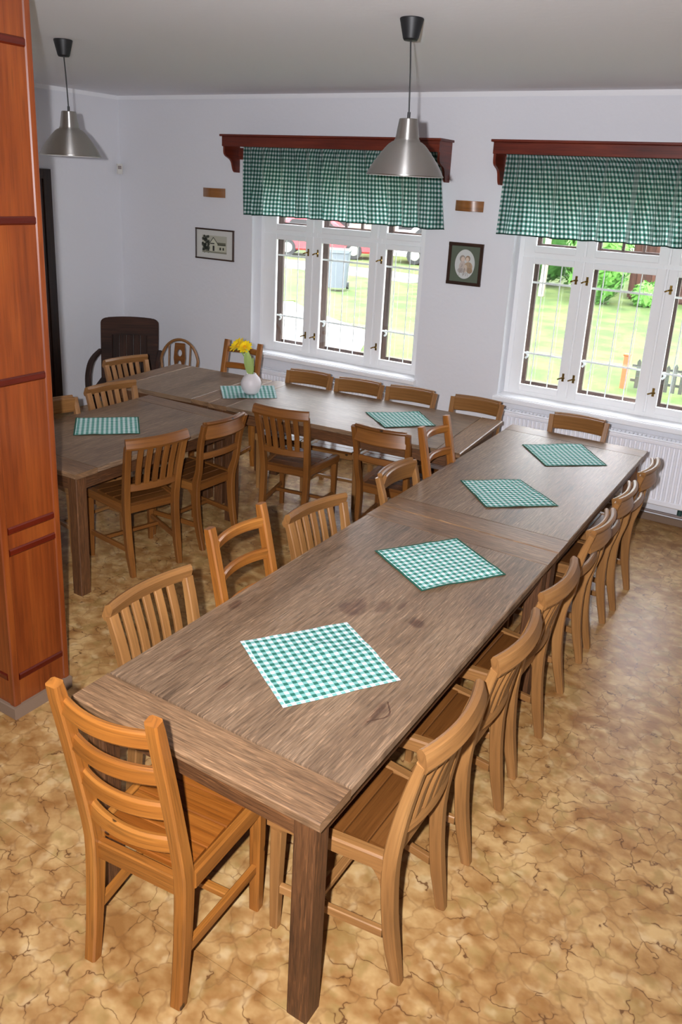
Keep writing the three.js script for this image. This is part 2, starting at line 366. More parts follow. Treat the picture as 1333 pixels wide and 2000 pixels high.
// dark door in the left wall
{
  const d = structGroup('door_1'); d.name = 'door_1';
  const z0 = 0.885, z1 = 1.9;
  obj('door_frame', [bx(0, 0.03, 0, 2.33, z0, z0 + 0.09), bx(0, 0.03, 0, 2.33, z1 - 0.09, z1), bx(0, 0.03, 2.24, 2.33, z0 + 0.09, z1 - 0.09)], M.walnut, d);
  obj('door_leaf', bx(0, 0.016, 0.005, 2.238, z0 + 0.092, z1 - 0.092), M.walnut, d);
  for (const [a, b] of [[0.2, 0.95], [1.1, 2.05]]) obj('door_panel', bx(0.016, 0.024, a, b, z0 + 0.22, z1 - 0.22, 0.006), M.walnut, d);
  obj('door_handle', [cyl([0.016, 1.05, z1 - 0.15], [0.06, 1.05, z1 - 0.15], 0.009), cyl([0.06, 1.05, z1 - 0.14], [0.06, 1.05, z1 - 0.27], 0.009)], M.brass, d);
}
// panelled wooden pillar
{
  const p = thing('wooden_pillar', 'floor to ceiling pillar clad in glossy reddish orange wood panels', 'pillar', [0, 0, 0]);
  const x0 = 3.39, x1 = 3.722, z0 = 3.991, z1 = 4.277, xf = 3.73, zf = 4.285;
  obj('core', bx(x0, x1, 0, H - 0.002, z0, z1), M.pillar, p);
  const ys = [0.06, 0.193, 0.79, 0.888, 1.518, 2.137, 2.771, H - 0.003];
  for (let i = 0; i + 1 < ys.length; i++) {
    const a = ys[i] + (i ? 0.017 : 0), b = ys[i + 1] - (i + 2 < ys.length ? 0.017 : 0);
    obj('panel', beam([[x1 + 0.002, a, (z0 + z1) / 2], [x1 + 0.002, b, (z0 + z1) / 2]], 0.006, z1 - z0 - 0.05, [1, 0, 0], 0.001), M.pillar, p);
    obj('panel', beam([[(x0 + x1) / 2, a, z1 + 0.002], [(x0 + x1) / 2, b, z1 + 0.002]], x1 - x0 - 0.05, 0.006, [1, 0, 0], 0.001), M.pillar, p);
    if (i + 2 < ys.length) {
      const y = ys[i + 1];
      obj('moulding', bx(x1 - 0.002, xf + 0.003, y - 0.016, y + 0.016, z0 + 0.028, z1 - 0.028, 0.006), M.pillarTrim, p);
      obj('moulding', bx(x0 + 0.028, x1 - 0.028, y - 0.016, y + 0.016, z1 - 0.002, zf + 0.003, 0.006), M.pillarTrim, p);
    }
  }
  for (const [a, b, c, d] of [[x1 - 0.026, xf + 0.002, z1 - 0.026, zf + 0.002], [x1 - 0.01, xf + 0.002, z0 - 0.006, z0 + 0.027], [x0 - 0.005, x0 + 0.027, z1 - 0.01, zf + 0.002]]) obj('corner_trim', bx(a, b, 0.06, H - 0.003, c, d, 0.005), M.pillar, p);
  obj('skirting', bx(x0 - 0.004, xf + 0.012, 0, 0.06, z0 - 0.01, zf + 0.012, 0.004), M.skirting, p);
}

// ---------------------------------------------------------------- tables
function table(label, L, W, Ht, x, z, turn, stained) {
  const t = thing('dining_table', label, 'table', [x, 0, z], R(turn), 'heavy oak dining tables set in a U');
  const th = 0.032, e = 0.16, y0 = Ht - th;
  const top = bx(-L / 2 + e, L / 2 - e, y0, Ht, -W / 2, W / 2, 0.004);
  if (stained) { const p = top.attributes.position, uv = top.attributes.uv; for (let i = 0; i < p.count; i++) uv.setXY(i, p.getX(i) + L / 2 - e, p.getZ(i) + W / 2); }
  obj('top_panel', top, stained ? M.tableStained : M.table, t);
  for (const s of [-1, 1]) obj('end_board', s < 0 ? bx(-L / 2, -L / 2 + e - 0.0012, y0, Ht, -W / 2, W / 2, 0.005, 2) : bx(L / 2 - e + 0.0012, L / 2, y0, Ht, -W / 2, W / 2, 0.005, 2), M.tableEnd, t);
  const i = 0.03, k = 0.072, ax = L / 2 - i, az = W / 2 - i;
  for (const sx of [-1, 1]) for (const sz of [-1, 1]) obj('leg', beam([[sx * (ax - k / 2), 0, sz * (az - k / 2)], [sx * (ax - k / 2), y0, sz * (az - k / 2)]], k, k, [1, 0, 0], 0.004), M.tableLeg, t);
  for (const s of [-1, 1]) {
    const zz = s * (az - 0.018), xx = s * (ax - 0.018);
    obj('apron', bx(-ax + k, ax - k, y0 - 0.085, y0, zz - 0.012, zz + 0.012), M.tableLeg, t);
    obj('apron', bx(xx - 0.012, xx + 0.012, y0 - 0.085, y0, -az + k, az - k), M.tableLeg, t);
  }
  return t;
}
table('nearest and longest oak table with the plain hemmed checked cloth and dark stains', 2.016, 0.935, 0.76, 5.1315, 3.727, 90, true);
table('oak table by the right hand window, end to end with the nearest table', 1.936, 0.935, 0.76, 5.1315, 1.746, 90);
table('oak table standing crosswise beside four panel back chairs by the left window', 1.925, 0.9, 0.775, 3.667, 1.317, 4);
table('short oak corner table under the flower vase', 0.985, 0.87, 0.772, 2.2, 1.41, 4);
table('oak table on the left beside the wooden pillar', 1.49, 0.91, 0.76, 2.685, 2.652, 90);

// ---------------------------------------------------------------- chairs
function seatFrame(t, fw, rw, d, n, frameMat, plankMat) {
  const zr = -0.19, zf = d - 0.19, hw = (z) => rw + (fw - rw) * (z - zr) / (zf - zr);
  for (const s of [-1, 1]) obj('side_rail', beam([[s * (hw(zr) - 0.02), 0.4275, zr + 0.01], [s * (hw(zf) - 0.02), 0.4275, zf]], 0.04, 0.055, [1, 0, 0], 0.006), frameMat, t);
  obj('front_rail', bx(-fw + 0.042, fw - 0.042, 0.39, 0.432, zf - 0.03, zf - 0.004), frameMat, t);
  obj('back_rail', bx(-rw + 0.04, rw - 0.04, 0.385, 0.432, zr + 0.004, zr + 0.03), frameMat, t);
  const step = (zf - zr) / n;
  for (let i = 0; i < n; i++) { const z = zr + step * (i + 0.5), h = hw(z - step / 2) - 0.0415; obj('seat_plank', beam([[-h, 0.4425, z], [h, 0.4425, z]], 0.02, step - 0.003, [0, 1, 0], 0.003), plankMat, t); }
}
function underframe(t, fw, rw, y, mat, cross = true) {
  for (const s of [-1, 1]) obj('side_stretcher', beam([[s * (rw - 0.018), y, -0.19], [s * (fw - 0.02), y, 0.16]], 0.02, 0.032, [1, 0, 0], 0.003), mat, t);
  if (cross) { const w = (rw + fw) / 2 + 0.006; obj('cross_stretcher', bx(-w + 0.03, w - 0.03, y - 0.011, y + 0.011, 0.03, 0.058), mat, t); }
}
const arc = (hw, y, z, bow, k = 12) => Array.from({ length: k + 1 }, (_, i) => { const x = -hw + 2 * hw * i / k; return [x, y, z - bow * (1 - (x / hw) ** 2)]; });
function bracket(t, s, rw, mat) {
  const sh = new THREE.Shape(); sh.moveTo(0, 0); sh.lineTo(0.055, 0); sh.quadraticCurveTo(0.012, -0.012, 0, -0.075); sh.lineTo(0, 0);
  const g = new THREE.ExtrudeGeometry(sh, { depth: 0.02, bevelEnabled: false, curveSegments: 6 });
  g.rotateY(-Math.PI / 2); g.translate(s * (rw - 0.018) + 0.01, 0.4, -0.178);
  obj('corner_bracket', g, mat, t);
}
function slatChair(mat) {
  const t = thing('slat_back_chair', '', 'chair');
  for (const s of [-1, 1]) {
    obj('back_post', beam(curve([[s * 0.162, 0, -0.25], [s * 0.166, 0.2, -0.214], [s * 0.168, 0.43, -0.2], [s * 0.176, 0.62, -0.226], [s * 0.185, 0.78, -0.263], [s * 0.189, 0.842, -0.281]], 16), [0.03, 0.035, 0.04], [0.034, 0.038, 0.042, 0.044, 0.044, 0.046, 0.046, 0.046, 0.045, 0.042, 0.04, 0.038, 0.036, 0.034, 0.032, 0.032], [1, 0, 0], 0.004), mat, t);
    obj('front_leg', beam([[s * 0.212, 0, 0.178], [s * 0.212, 0.2, 0.178], [s * 0.212, 0.4, 0.175]], [0.028, 0.034, 0.04], [0.03, 0.036, 0.042], [1, 0, 0], 0.004), mat, t);
    bracket(t, s, 0.186, mat);
  }
  seatFrame(t, 0.232, 0.186, 0.4, 5, mat, M.seat);
  underframe(t, 0.232, 0.186, 0.165, mat);
  const top = arc(0.206, 0.856, -0.283, 0.034, 14);
  obj('top_rail', beam(top, 0.07, [0.032, 0.034], [0, 1, 0.35], 0.012), mat, t);
  obj('lower_rail', beam(arc(0.16, 0.565, -0.216, 0.024), 0.046, 0.022, [0, 1, 0.2], 0.004), mat, t);
  for (let i = 0; i < 5; i++) {
    const x = (i - 2) * 0.057, b = 1 - (x / 0.2) ** 2;
    obj('slat', beam(curve([[x * 0.94, 0.585, -0.22 - 0.024 * b], [x * 0.97, 0.7, -0.236 - 0.034 * b], [x, 0.83, -0.277 - 0.034 * b]], 8), 0.036, 0.014, [1, 0, 0], 0.003), mat, t);
  }
  return t;
}
function panelChair(mat) {
  const t = thing('panel_back_chair', '', 'chair');
  for (const s of [-1, 1]) {
    obj('back_post', beam(curve([[s * 0.162, 0, -0.25], [s * 0.166, 0.22, -0.205], [s * 0.168, 0.44, -0.198], [s * 0.174, 0.56, -0.232], [s * 0.182, 0.72, -0.252], [s * 0.189, 0.865, -0.292]], 18), [0.03, 0.033, 0.035], [0.034, 0.038, 0.042, 0.046, 0.048, 0.05, 0.052, 0.052, 0.05, 0.046, 0.042, 0.04, 0.038, 0.036, 0.036, 0.036, 0.034, 0.03], [1, 0, 0], 0.004), mat, t);
    obj('front_leg', beam([[s * 0.194, 0, 0.178], [s * 0.194, 0.2, 0.178], [s * 0.194, 0.4, 0.175]], [0.028, 0.034, 0.04], [0.03, 0.036, 0.042], [1, 0, 0], 0.004), mat, t);
    bracket(t, s, 0.186, mat);
  }
  seatFrame(t, 0.214, 0.186, 0.4, 5, mat, M.seat);
  underframe(t, 0.214, 0.186, 0.165, mat);
  const pts = arc(0.173, 0.822, -0.276, 0.03, 14);
  obj('top_panel', beam(pts, 0.112, 0.02, [0, 1, 0.28], 0.006), mat, t);
  obj('crest', beam(arc(0.174, 0.872, -0.293, 0.03, 14), 0.024, 0.03, [0, 1, 0.28], 0.009), mat, t);
  obj('lower_rail', beam(arc(0.164, 0.645, -0.243, 0.018), 0.042, 0.02, [0, 1, 0.2], 0.004), mat, t);
  return t;
}
function ladderChair() {
  const t = thing('ladder_back_chair', '', 'chair'), mat = M.pine;
  const postZ = (y) => (y < 0.44 ? -0.19 - 0.035 * (1 - y / 0.44) ** 1.6 : -0.19 - 0.122 * ((y - 0.44) / 0.61) ** 1.12);
  for (const s of [-1, 1]) {
    const pts = [0, 0.1, 0.2, 0.3, 0.4, 0.46, 0.52, 0.6, 0.7, 0.8, 0.9, 1.0, 1.04].map((y) => [s * 0.163, y, postZ(y)]);
    obj('back_post', beam(pts, 0.042, [0.04, 0.042, 0.046, 0.05, 0.054, 0.054, 0.05, 0.048, 0.046, 0.044, 0.042, 0.04, 0.034], [1, 0, 0], 0.006), mat, t);
    obj('front_leg', beam([[s * 0.186, 0, 0.172], [s * 0.186, 0.4, 0.172]], [0.036, 0.042], [0.036, 0.042], [1, 0, 0], 0.004), mat, t);
  }
  for (const y of [0.965, 0.832, 0.699, 0.566]) obj('ladder_slat', beam(arc(0.146, y, postZ(y) + 0.002, 0.032), 0.05, 0.025, [0, 1, 0.18], 0.007), mat, t);
  const zr = -0.19, zf = 0.205;
  for (const s of [-1, 1]) obj('side_rail', beam([[s * 0.176, 0.425, zr + 0.02], [s * 0.193, 0.425, zf]], 0.028, 0.064, [1, 0, 0], 0.006), mat, t);
  obj('back_rail', bx(-0.143, 0.143, 0.372, 0.436, zr - 0.012, zr + 0.014, 0.004), mat, t);
  obj('front_rail', bx(-0.166, 0.166, 0.37, 0.43, zf - 0.03, zf - 0.006, 0.004), mat, t);
  const n = 4, st = (zf - zr - 0.016) / n;
  for (let i = 0; i < n; i++) { const z = zr + 0.016 + st * (i + 0.5), h = 0.16 + 0.016 * (i / n); obj('seat_plank', beam([[-h, 0.442, z], [h, 0.442, z]], 0.02, st - 0.002, [0, 1, 0], 0.003), M.pineSeat, t); }
  for (const s of [-1, 1]) obj('side_stretcher', beam([[s * 0.163, 0.175, -0.19], [s * 0.186, 0.175, 0.16]], 0.02, 0.036, [1, 0, 0], 0.003), mat, t);
  obj('cross_stretcher', bx(-0.163, 0.163, 0.16, 0.182, 0.02, 0.046), mat, t);
  return t;
}
const protos = {};
function chair(kind, x, z, deg, label, group) {
  let o = protos[kind];
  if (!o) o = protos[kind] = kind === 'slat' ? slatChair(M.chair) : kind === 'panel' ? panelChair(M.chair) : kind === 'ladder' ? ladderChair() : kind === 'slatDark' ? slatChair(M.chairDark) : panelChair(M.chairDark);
  else { const base = o.name.replace(/_\d+$/, ''); o = o.clone(); o.name = numbered(base); scene.add(o); }
  o.position.set(x, 0, z); o.rotation.set(0, R(deg), 0);
  o.userData = { label, category: 'chair', group };
  return o;
}
const gR = 'chairs along the right side of the long table', gL = 'chairs along the left side of the long table', gB = 'chairs along the window wall', gI = 'chairs inside the U of tables', gZ = 'chairs behind the left table';
chair('ladder', 5.035, 4.655, 185.8, 'honey coloured pine ladder back chair at the near end of the long table').userData.group = 'pine ladder back chairs';
chair('slat', 5.475, 4.273, -90, 'brown slat back chair on the right, nearest to the front table leg', gR);
chair('slat', 5.47, 3.722, -90, 'brown slat back chair, second from the front on the right of the long table', gR);
chair('slat', 5.455, 3.188, -91, 'brown slat back chair, third from the front on the right of the long table', gR);
chair('panel', 5.435, 2.475, -90, 'brown panel back chair, third from the radiator on the right of the long table', gR);
chair('panel', 5.43, 1.98, -90, 'brown panel back chair, second from the radiator on the right of the long table', gR);
chair('panel', 5.445, 1.46, -91, 'brown panel back chair on the right, nearest to the radiator', gR);
chair('slat', 4.79, 4.232, 88, 'light brown slat back chair at the left of the near cloth', gL);
chair('ladder', 4.883, 3.804, 90, 'pine ladder back chair between two slat back chairs, left of the long table', 'pine ladder back chairs');
chair('slat', 4.837, 3.218, 81, 'slat back chair between two pine or panel backed chairs, left of the long table', gL);
chair('panel', 4.883, 2.441, 88, 'glossy panel back chair at the left of the joint between the long tables', gL);
chair('ladder', 4.905, 1.998, 89, 'pine ladder back chair in the inner corner where cross and long tables meet', 'pine ladder back chairs');
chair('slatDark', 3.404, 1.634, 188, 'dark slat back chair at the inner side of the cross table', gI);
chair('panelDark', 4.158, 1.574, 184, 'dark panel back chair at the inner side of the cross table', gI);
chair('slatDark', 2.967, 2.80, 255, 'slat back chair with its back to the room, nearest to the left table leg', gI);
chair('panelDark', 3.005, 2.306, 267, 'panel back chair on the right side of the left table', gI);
chair('slat', 2.425, 2.249, 80, 'slat back chair behind the cloth on the left table', gZ);
chair('slat', 1.852, 1.557, 79, 'slat back chair in front of the dark armchair', gZ);
chair('panel', 2.465, 2.793, 84, 'panel back chair half hidden by the wooden pillar', gZ);
chair('ladder', 2.345, 1.20, 5, 'pine ladder back chair behind the vase by the left window', 'pine ladder back chairs');
chair('panel', 3.0, 1.135, 8, 'panel back chair under the left window, first to the right of the vase', gB);
chair('panel', 3.449, 1.105, 8, 'panel back chair under the left window, second to the right of the vase', gB);
chair('panel', 3.875, 1.055, 7, 'panel back chair under the right end of the left window', gB);
chair('panel', 4.369, 1.0, 3, 'panel back chair against the wall between the two windows', gB);
chair('panel', 5.123, 0.972, 4, 'panel back chair under the right window at the far end of the long table', gB);

// dark high backed armchair in the corner
{
  const t = thing('armchair', 'very dark wooden high back armchair with curved arms in the far corner', 'armchair', [0.79, 0, 0.75], R(38));
  t.scale.set(1.06, 0.93, 1.06);
  const bk = []; const W = 0.25;
  for (const [x, y] of [[-W, 0.42], [-W - 0.005, 0.9]]) bk.push([x, y]);
  for (let i = 0; i <= 5; i++) { const a = Math.PI - i / 5 * Math.PI / 2; bk.push([-W + 0.055 + 0.06 * Math.cos(a), 1.0 + 0.05 * Math.sin(a)]); }
  for (let i = 0; i <= 6; i++) { const x = -W + 0.06 + (2 * W - 0.12) * i / 6; bk.push([x, 1.052 + 0.012 * (1 - (x / 0.2) ** 2)]); }
  for (let i = 0; i <= 5; i++) { const a = Math.PI / 2 - i / 5 * Math.PI / 2; bk.push([W - 0.055 + 0.06 * Math.cos(a), 1.0 + 0.05 * Math.sin(a)]); }
  for (const [x, y] of [[W + 0.005, 0.9], [W, 0.42]]) bk.push([x, y]);
  const hole = [[-W + 0.09, 0.5], [-W + 0.09, 0.88], [W - 0.09, 0.88], [W - 0.09, 0.5]];
  const lean = (g) => { g.translate(0, -0.42, 0); g.rotateX(-0.16); g.translate(0, 0.42, -0.22); return g; };
  obj('back_frame', lean(slab(bk, 0.035, 0.006, [hole])), M.armchair, t);
  for (let i = 0; i < 5; i++) { const a = -W + 0.09 + i * 0.064; obj('back_board', lean(bx(a + 0.002, a + 0.062, 0.5, 0.88, 0.006, 0.022, 0.006)), M.armchair, t); }
  obj('seat', bx(-0.26, 0.26, 0.36, 0.43, -0.24, 0.28, 0.02), M.armchair, t);
  for (const s of [-1, 1]) {
    obj('arm', beam(curve([[s * 0.27, 0.7, -0.27], [s * 0.285, 0.69, -0.05], [s * 0.29, 0.655, 0.14], [s * 0.29, 0.56, 0.26], [s * 0.285, 0.44, 0.29], [s * 0.28, 0.3, 0.27]], 22), 0.05, 0.045, [1, 0, 0], 0.012), M.armchair, t);
    obj('front_leg', beam([[s * 0.23, 0, 0.23], [s * 0.23, 0.36, 0.23]], [0.04, 0.05], [0.04, 0.05], [1, 0, 0], 0.005), M.armchair, t);
    obj('back_leg', beam([[s * 0.21, 0, -0.3], [s * 0.21, 0.36, -0.2]], 0.045, 0.045, [1, 0, 0], 0.005), M.armchair, t);
  }
}
// small hoop backed chair
{
  const t = thing('hoop_back_chair', 'small bent hoop back chair with pierced splat by the left wall corner', 'chair', [1.40, 0, 0.80], R(20));
  const hp = [], k = 18; for (let i = 0; i <= k; i++) { const a = Math.PI * (1 - i / k), x = 0.185 * Math.cos(a), y = 0.64 + 0.235 * Math.sin(a); hp.push([x * (y > 0.64 ? 1 : 0.95), y, -0.2 - 0.09 * (y - 0.45)]); }
  hp.unshift([-0.165, 0.45, -0.185]); hp.push([0.165, 0.45, -0.185]);
  obj('hoop', tube(hp, 0.013, 48, 8), M.chair, t);
  const sp = slab([[-0.05, 0], [-0.035, 0.12], [-0.055, 0.25], [-0.045, 0.39], [0.045, 0.39], [0.055, 0.25], [0.035, 0.12], [0.05, 0]], 0.01, 0.002, [[0.085, 0.03], [0.2, 0.022], [0.3, 0.026]].map(([y, r]) => Array.from({ length: 12 }, (_, i) => [r * Math.cos(-i / 6 * Math.PI), y + r * 1.3 * Math.sin(-i / 6 * Math.PI)])));
  sp.rotateX(-0.09); sp.translate(0, 0.452, -0.205);
  obj('splat', sp, M.chairDark, t);
  for (const x of [-0.105, 0.105]) obj('spindle', tube([[x * 0.9, 0.45, -0.19], [x * 0.97, 0.62, -0.208], [x, 0.82, -0.232]], 0.007, 10, 6), M.chair, t);
  const st = lathe([[0, 0], [0.19, 0.002], [0.205, 0.016], [0.2, 0.032], [0, 0.028]], 28); st.translate(0, 0.425, 0);
  obj('seat', st, M.chair, t);
  for (const [sx, sz] of [[-1, 1], [1, 1], [-1, -1], [1, -1]]) obj('leg', tube([[sx * 0.185, 0.008, sz * 0.185], [sx * 0.16, 0.22, sz * 0.155], [sx * 0.125, 0.43, sz * 0.12]], 0.015, 10, 8), M.chair, t);
  obj('ring_stretcher', tube(Array.from({ length: 12 }, (_, i) => [0.2 * Math.cos(i / 6 * Math.PI), 0.2, 0.2 * Math.sin(i / 6 * Math.PI)]), 0.009, 40, 6, true), M.chair, t);
}

// ---------------------------------------------------------------- things on the tables
function cloth(cs, y, mat, q, label) {
  const n = 28, th = 0.0016, idx = (i, j) => i * (n + 1) + j, ps = [], uv = [], ix = [];
  const wr = (a, b) => 0.002 * fbm(a * 5 + q, b * 5, 64, 64, q, 2) + 0.008 * Math.max(0, fbm(a * 3.2 + q, b * 7, 64, 64, q + 3, 2) - 0.55) * 2;
  for (const top of [1, 0]) for (let i = 0; i <= n; i++) for (let j = 0; j <= n; j++) {
    const a = i / n, b = j / n, w = (k) => (1 - a) * (1 - b) * cs[0][k] + a * (1 - b) * cs[1][k] + a * b * cs[2][k] + (1 - a) * b * cs[3][k];
    ps.push(w(0), y + 0.0012 + top * th + wr(a, b) * (top ? 1 : 0.9), w(1)); uv.push(a, b);
  }
  const m = (n + 1) * (n + 1);
  for (let i = 0; i < n; i++) for (let j = 0; j < n; j++) { const p = idx(i, j), r = idx(i + 1, j), s = idx(i + 1, j + 1), t = idx(i, j + 1); ix.push(p, s, r, p, t, s, m + p, m + r, m + s, m + p, m + s, m + t); }
  for (let k = 0; k < n; k++) for (const [p, r] of [[idx(k, 0), idx(k + 1, 0)], [idx(k + 1, n), idx(k, n)], [idx(0, k + 1), idx(0, k)], [idx(n, k), idx(n, k + 1)]]) ix.push(p, r, m + r, p, m + r, m + p);
  const g = new THREE.BufferGeometry();
  g.setAttribute('position', new THREE.Float32BufferAttribute(ps, 3)); g.setAttribute('uv', new THREE.Float32BufferAttribute(uv, 2)); g.setIndex(ix); g.computeVertexNormals();
  tag(obj('table_cloth', g, mat), label, 'cloth', 'green and white checked cloths');
}
cloth([[4.897, 4.181], [5.135, 3.838], [5.474, 4.049], [5.242, 4.4]], 0.76, M.mat, 1, 'nearest checked cloth, with a plain hem and creases');
cloth([[4.91, 3.228], [5.154, 2.864], [5.481, 3.082], [5.253, 3.443]], 0.76, M.matBorder, 2, 'green bordered checked cloth, second from the front on the long table');
cloth([[4.842, 2.116], [5.111, 1.874], [5.421, 2.138], [5.12, 2.413]], 0.76, M.matBorder, 3, 'green bordered checked cloth, third from the front on the long table');
cloth([[4.888, 1.215], [5.201, 0.933], [5.459, 1.274], [5.154, 1.541]], 0.76, M.matBorder, 4, 'green bordered checked cloth at the far end of the long table by the radiator');
cloth([[3.74, 1.29], [4.03, 1.0], [4.28, 1.25], [4.03, 1.53]], 0.775, M.matBorder, 5, 'checked cloth on the cross table beneath the dark panel back chair rail');
cloth([[2.36, 1.37], [2.70, 1.09], [2.71, 1.10], [2.70, 1.10]].map((_, i) => [[2.48, 1.39], [2.79, 1.10], [3.03, 1.39], [2.74, 1.67]][i]), 0.775, M.mat, 6, 'checked cloth under the flower vase');
cloth([[2.309, 2.67], [2.596, 2.382], [2.875, 2.647], [2.591, 2.935]], 0.76, M.matBorder, 7, 'checked cloth on the left table by the pillar');

{
  const vx = 2.815, vz = 1.43, vy = 0.7815;
  const v = thing('vase', 'small rounded white vase holding yellow flowers', 'vase', [vx, vy, vz]);
  obj('body', lathe([[0, 0], [0.04, 0], [0.06, 0.02], [0.076, 0.06], [0.078, 0.09], [0.064, 0.125], [0.042, 0.148], [0.036, 0.16], [0.03, 0.16], [0.034, 0.146], [0.056, 0.12], [0.07, 0.09], [0.066, 0.05], [0, 0.012]]), M.vase, v);
  const flower = (label, base, mid, head, dir, r) => {
    const f = thing('yellow_flower', label, 'flower', [vx, vy, vz], 0, 'flowers in the vase');
    obj('stem', tube([base, mid, head], 0.0045, 16, 6), M.stem, f);
    const q = new THREE.Quaternion().setFromUnitVectors(new THREE.Vector3(0, 1, 0), new THREE.Vector3(...dir).normalize());
    const place = (g) => { g.applyQuaternion(q); g.translate(...head); return g; };
    const pet = (len, w, tilt, ang) => {
      const g = new THREE.PlaneGeometry(w, len, 2, 4), p = g.attributes.position;
      for (let i = 0; i < p.count; i++) { const y = p.getY(i) / len + 0.5, x = p.getX(i) * Math.sin(Math.PI * (0.12 + 0.8 * y)) ; p.setXYZ(i, x, 0.012 * Math.sin(y * 2.4) - Math.abs(x) * 0.2, 0.012 + y * len); }
      g.rotateX(-tilt); g.rotateY(ang); g.computeVertexNormals(); return place(g);
    };
    for (let i = 0; i < 14; i++) obj('petal', pet(r, r * 0.5, 0.12 + 0.1 * (i % 2), i / 14 * Math.PI * 2), M.petal, f);
    for (let i = 0; i < 10; i++) obj('petal', pet(r * 0.72, r * 0.42, 0.55, (i + 0.5) / 10 * Math.PI * 2), M.petal, f);
    obj('flower_centre', place(lathe([[0, 0.02], [0.012, 0.018], [0.018, 0.006], [0.014, -0.006], [0.004, -0.02], [0, -0.02]], 16)), M.petalDeep, f);
    for (let i = 0; i < 6; i++) { const g = pet(r * 0.5, r * 0.3, -0.5, i / 6 * Math.PI * 2 + 0.3); obj('sepal', g, M.leaf, f); }
    return f;
  };
  const leafShape = (w, len) => { const g = new THREE.PlaneGeometry(w, len, 4, 8), p = g.attributes.position; for (let i = 0; i < p.count; i++) { const y = p.getY(i) / len + 0.5, x = p.getX(i) * Math.sin(Math.PI * (0.08 + 0.9 * y)) ** 0.8; p.setXYZ(i, x, y * len, 0.02 * Math.sin(y * 2) - Math.abs(x) * 0.3); } g.computeVertexNormals(); return g; };
  const f1 = flower('yellow flower at the left of the vase, the larger head', [0, 0.03, 0], [-0.02, 0.22, 0.01], [-0.105, 0.355, 0.03], [-0.35, 0.7, 0.6], 0.06);
  const f2 = flower('yellow flower nodding to the right above the vase, the smaller head', [0.006, 0.03, 0], [-0.005, 0.22, 0.015], [-0.048, 0.348, 0.02], [0.25, 0.75, 0.6], 0.05);
  const l1 = leafShape(0.07, 0.21); l1.rotateZ(0.12); l1.rotateY(0.3); l1.translate(0.005, 0.14, 0.022); obj('leaf', l1, M.leaf, f1);
  const l2 = leafShape(0.05, 0.15); l2.rotateZ(-0.35); l2.rotateY(-0.5); l2.translate(0.0, 0.15, -0.012); obj('leaf', l2, M.leaf, f2);
}

// ---------------------------------------------------------------- pendant lamps
function pendant(label, x, z, yb, sway) {
  const t = thing('pendant_lamp', label, 'lamp', [x, 0, z], 0, 'brushed metal pendant lamps');
  const hgt = 0.25, y = yb;
  const outer = [[0.18, 0], [0.181, 0.004], [0.178, 0.006], [0.165, 0.032], [0.146, 0.062], [0.122, 0.094], [0.1, 0.122], [0.084, 0.139], [0.07, 0.149], [0.0605, 0.153], [0.0585, 0.158], [0.055, 0.164], [0.0425, 0.246], [0.04, 0.25], [0.008, 0.25]];
  const inner = [[0.008, 0.246], [0.038, 0.244], [0.051, 0.162], [0.056, 0.15], [0.08, 0.134], [0.118, 0.09], [0.142, 0.058], [0.161, 0.03], [0.175, 0.004], [0.18, 0]];
  const o = lathe(outer, 72); o.translate(sway, y, 0);
  const sh = obj('shade', o, M.alu, t);
  const i = lathe(inner, 72); i.translate(sway, y, 0); obj('shade_lining', i, M.shadeInner, sh);
  const b = lathe([[0, 0.03], [0.018, 0.034], [0.029, 0.055], [0.027, 0.08], [0.016, 0.105], [0.013, 0.12], [0, 0.12]], 20); b.translate(sway, y, 0); obj('bulb', b, M.bulb, t);
  obj('socket', cyl([sway, y + 0.12, 0], [sway, y + 0.247, 0], 0.018, 16), M.black, t);
  obj('cord', tube([[0, H - 0.08, 0], [sway * 0.5, (H + y + hgt) / 2, 0], [sway, y + hgt + 0.02, 0]], 0.0035, 12, 8), M.black, t);
  obj('cord_grip', cyl([sway, y + hgt, 0], [sway, y + hgt + 0.028, 0], 0.007, 12), M.black, t);
  const c = lathe([[0, 0], [0.052, 0], [0.054, -0.004], [0.035, -0.082], [0.03, -0.09], [0, -0.09]], 32); c.translate(0, H - 0.001, 0);
  obj('ceiling_cup', c, M.black, t);
}
pendant('brushed metal pendant lamp hanging in front of the left window pelmet', 4.611, 2.65, 2.383, 0.018);
pendant('brushed metal pendant lamp hanging beside the wooden pillar', 2.345, 2.655, 2.412, 0.02);

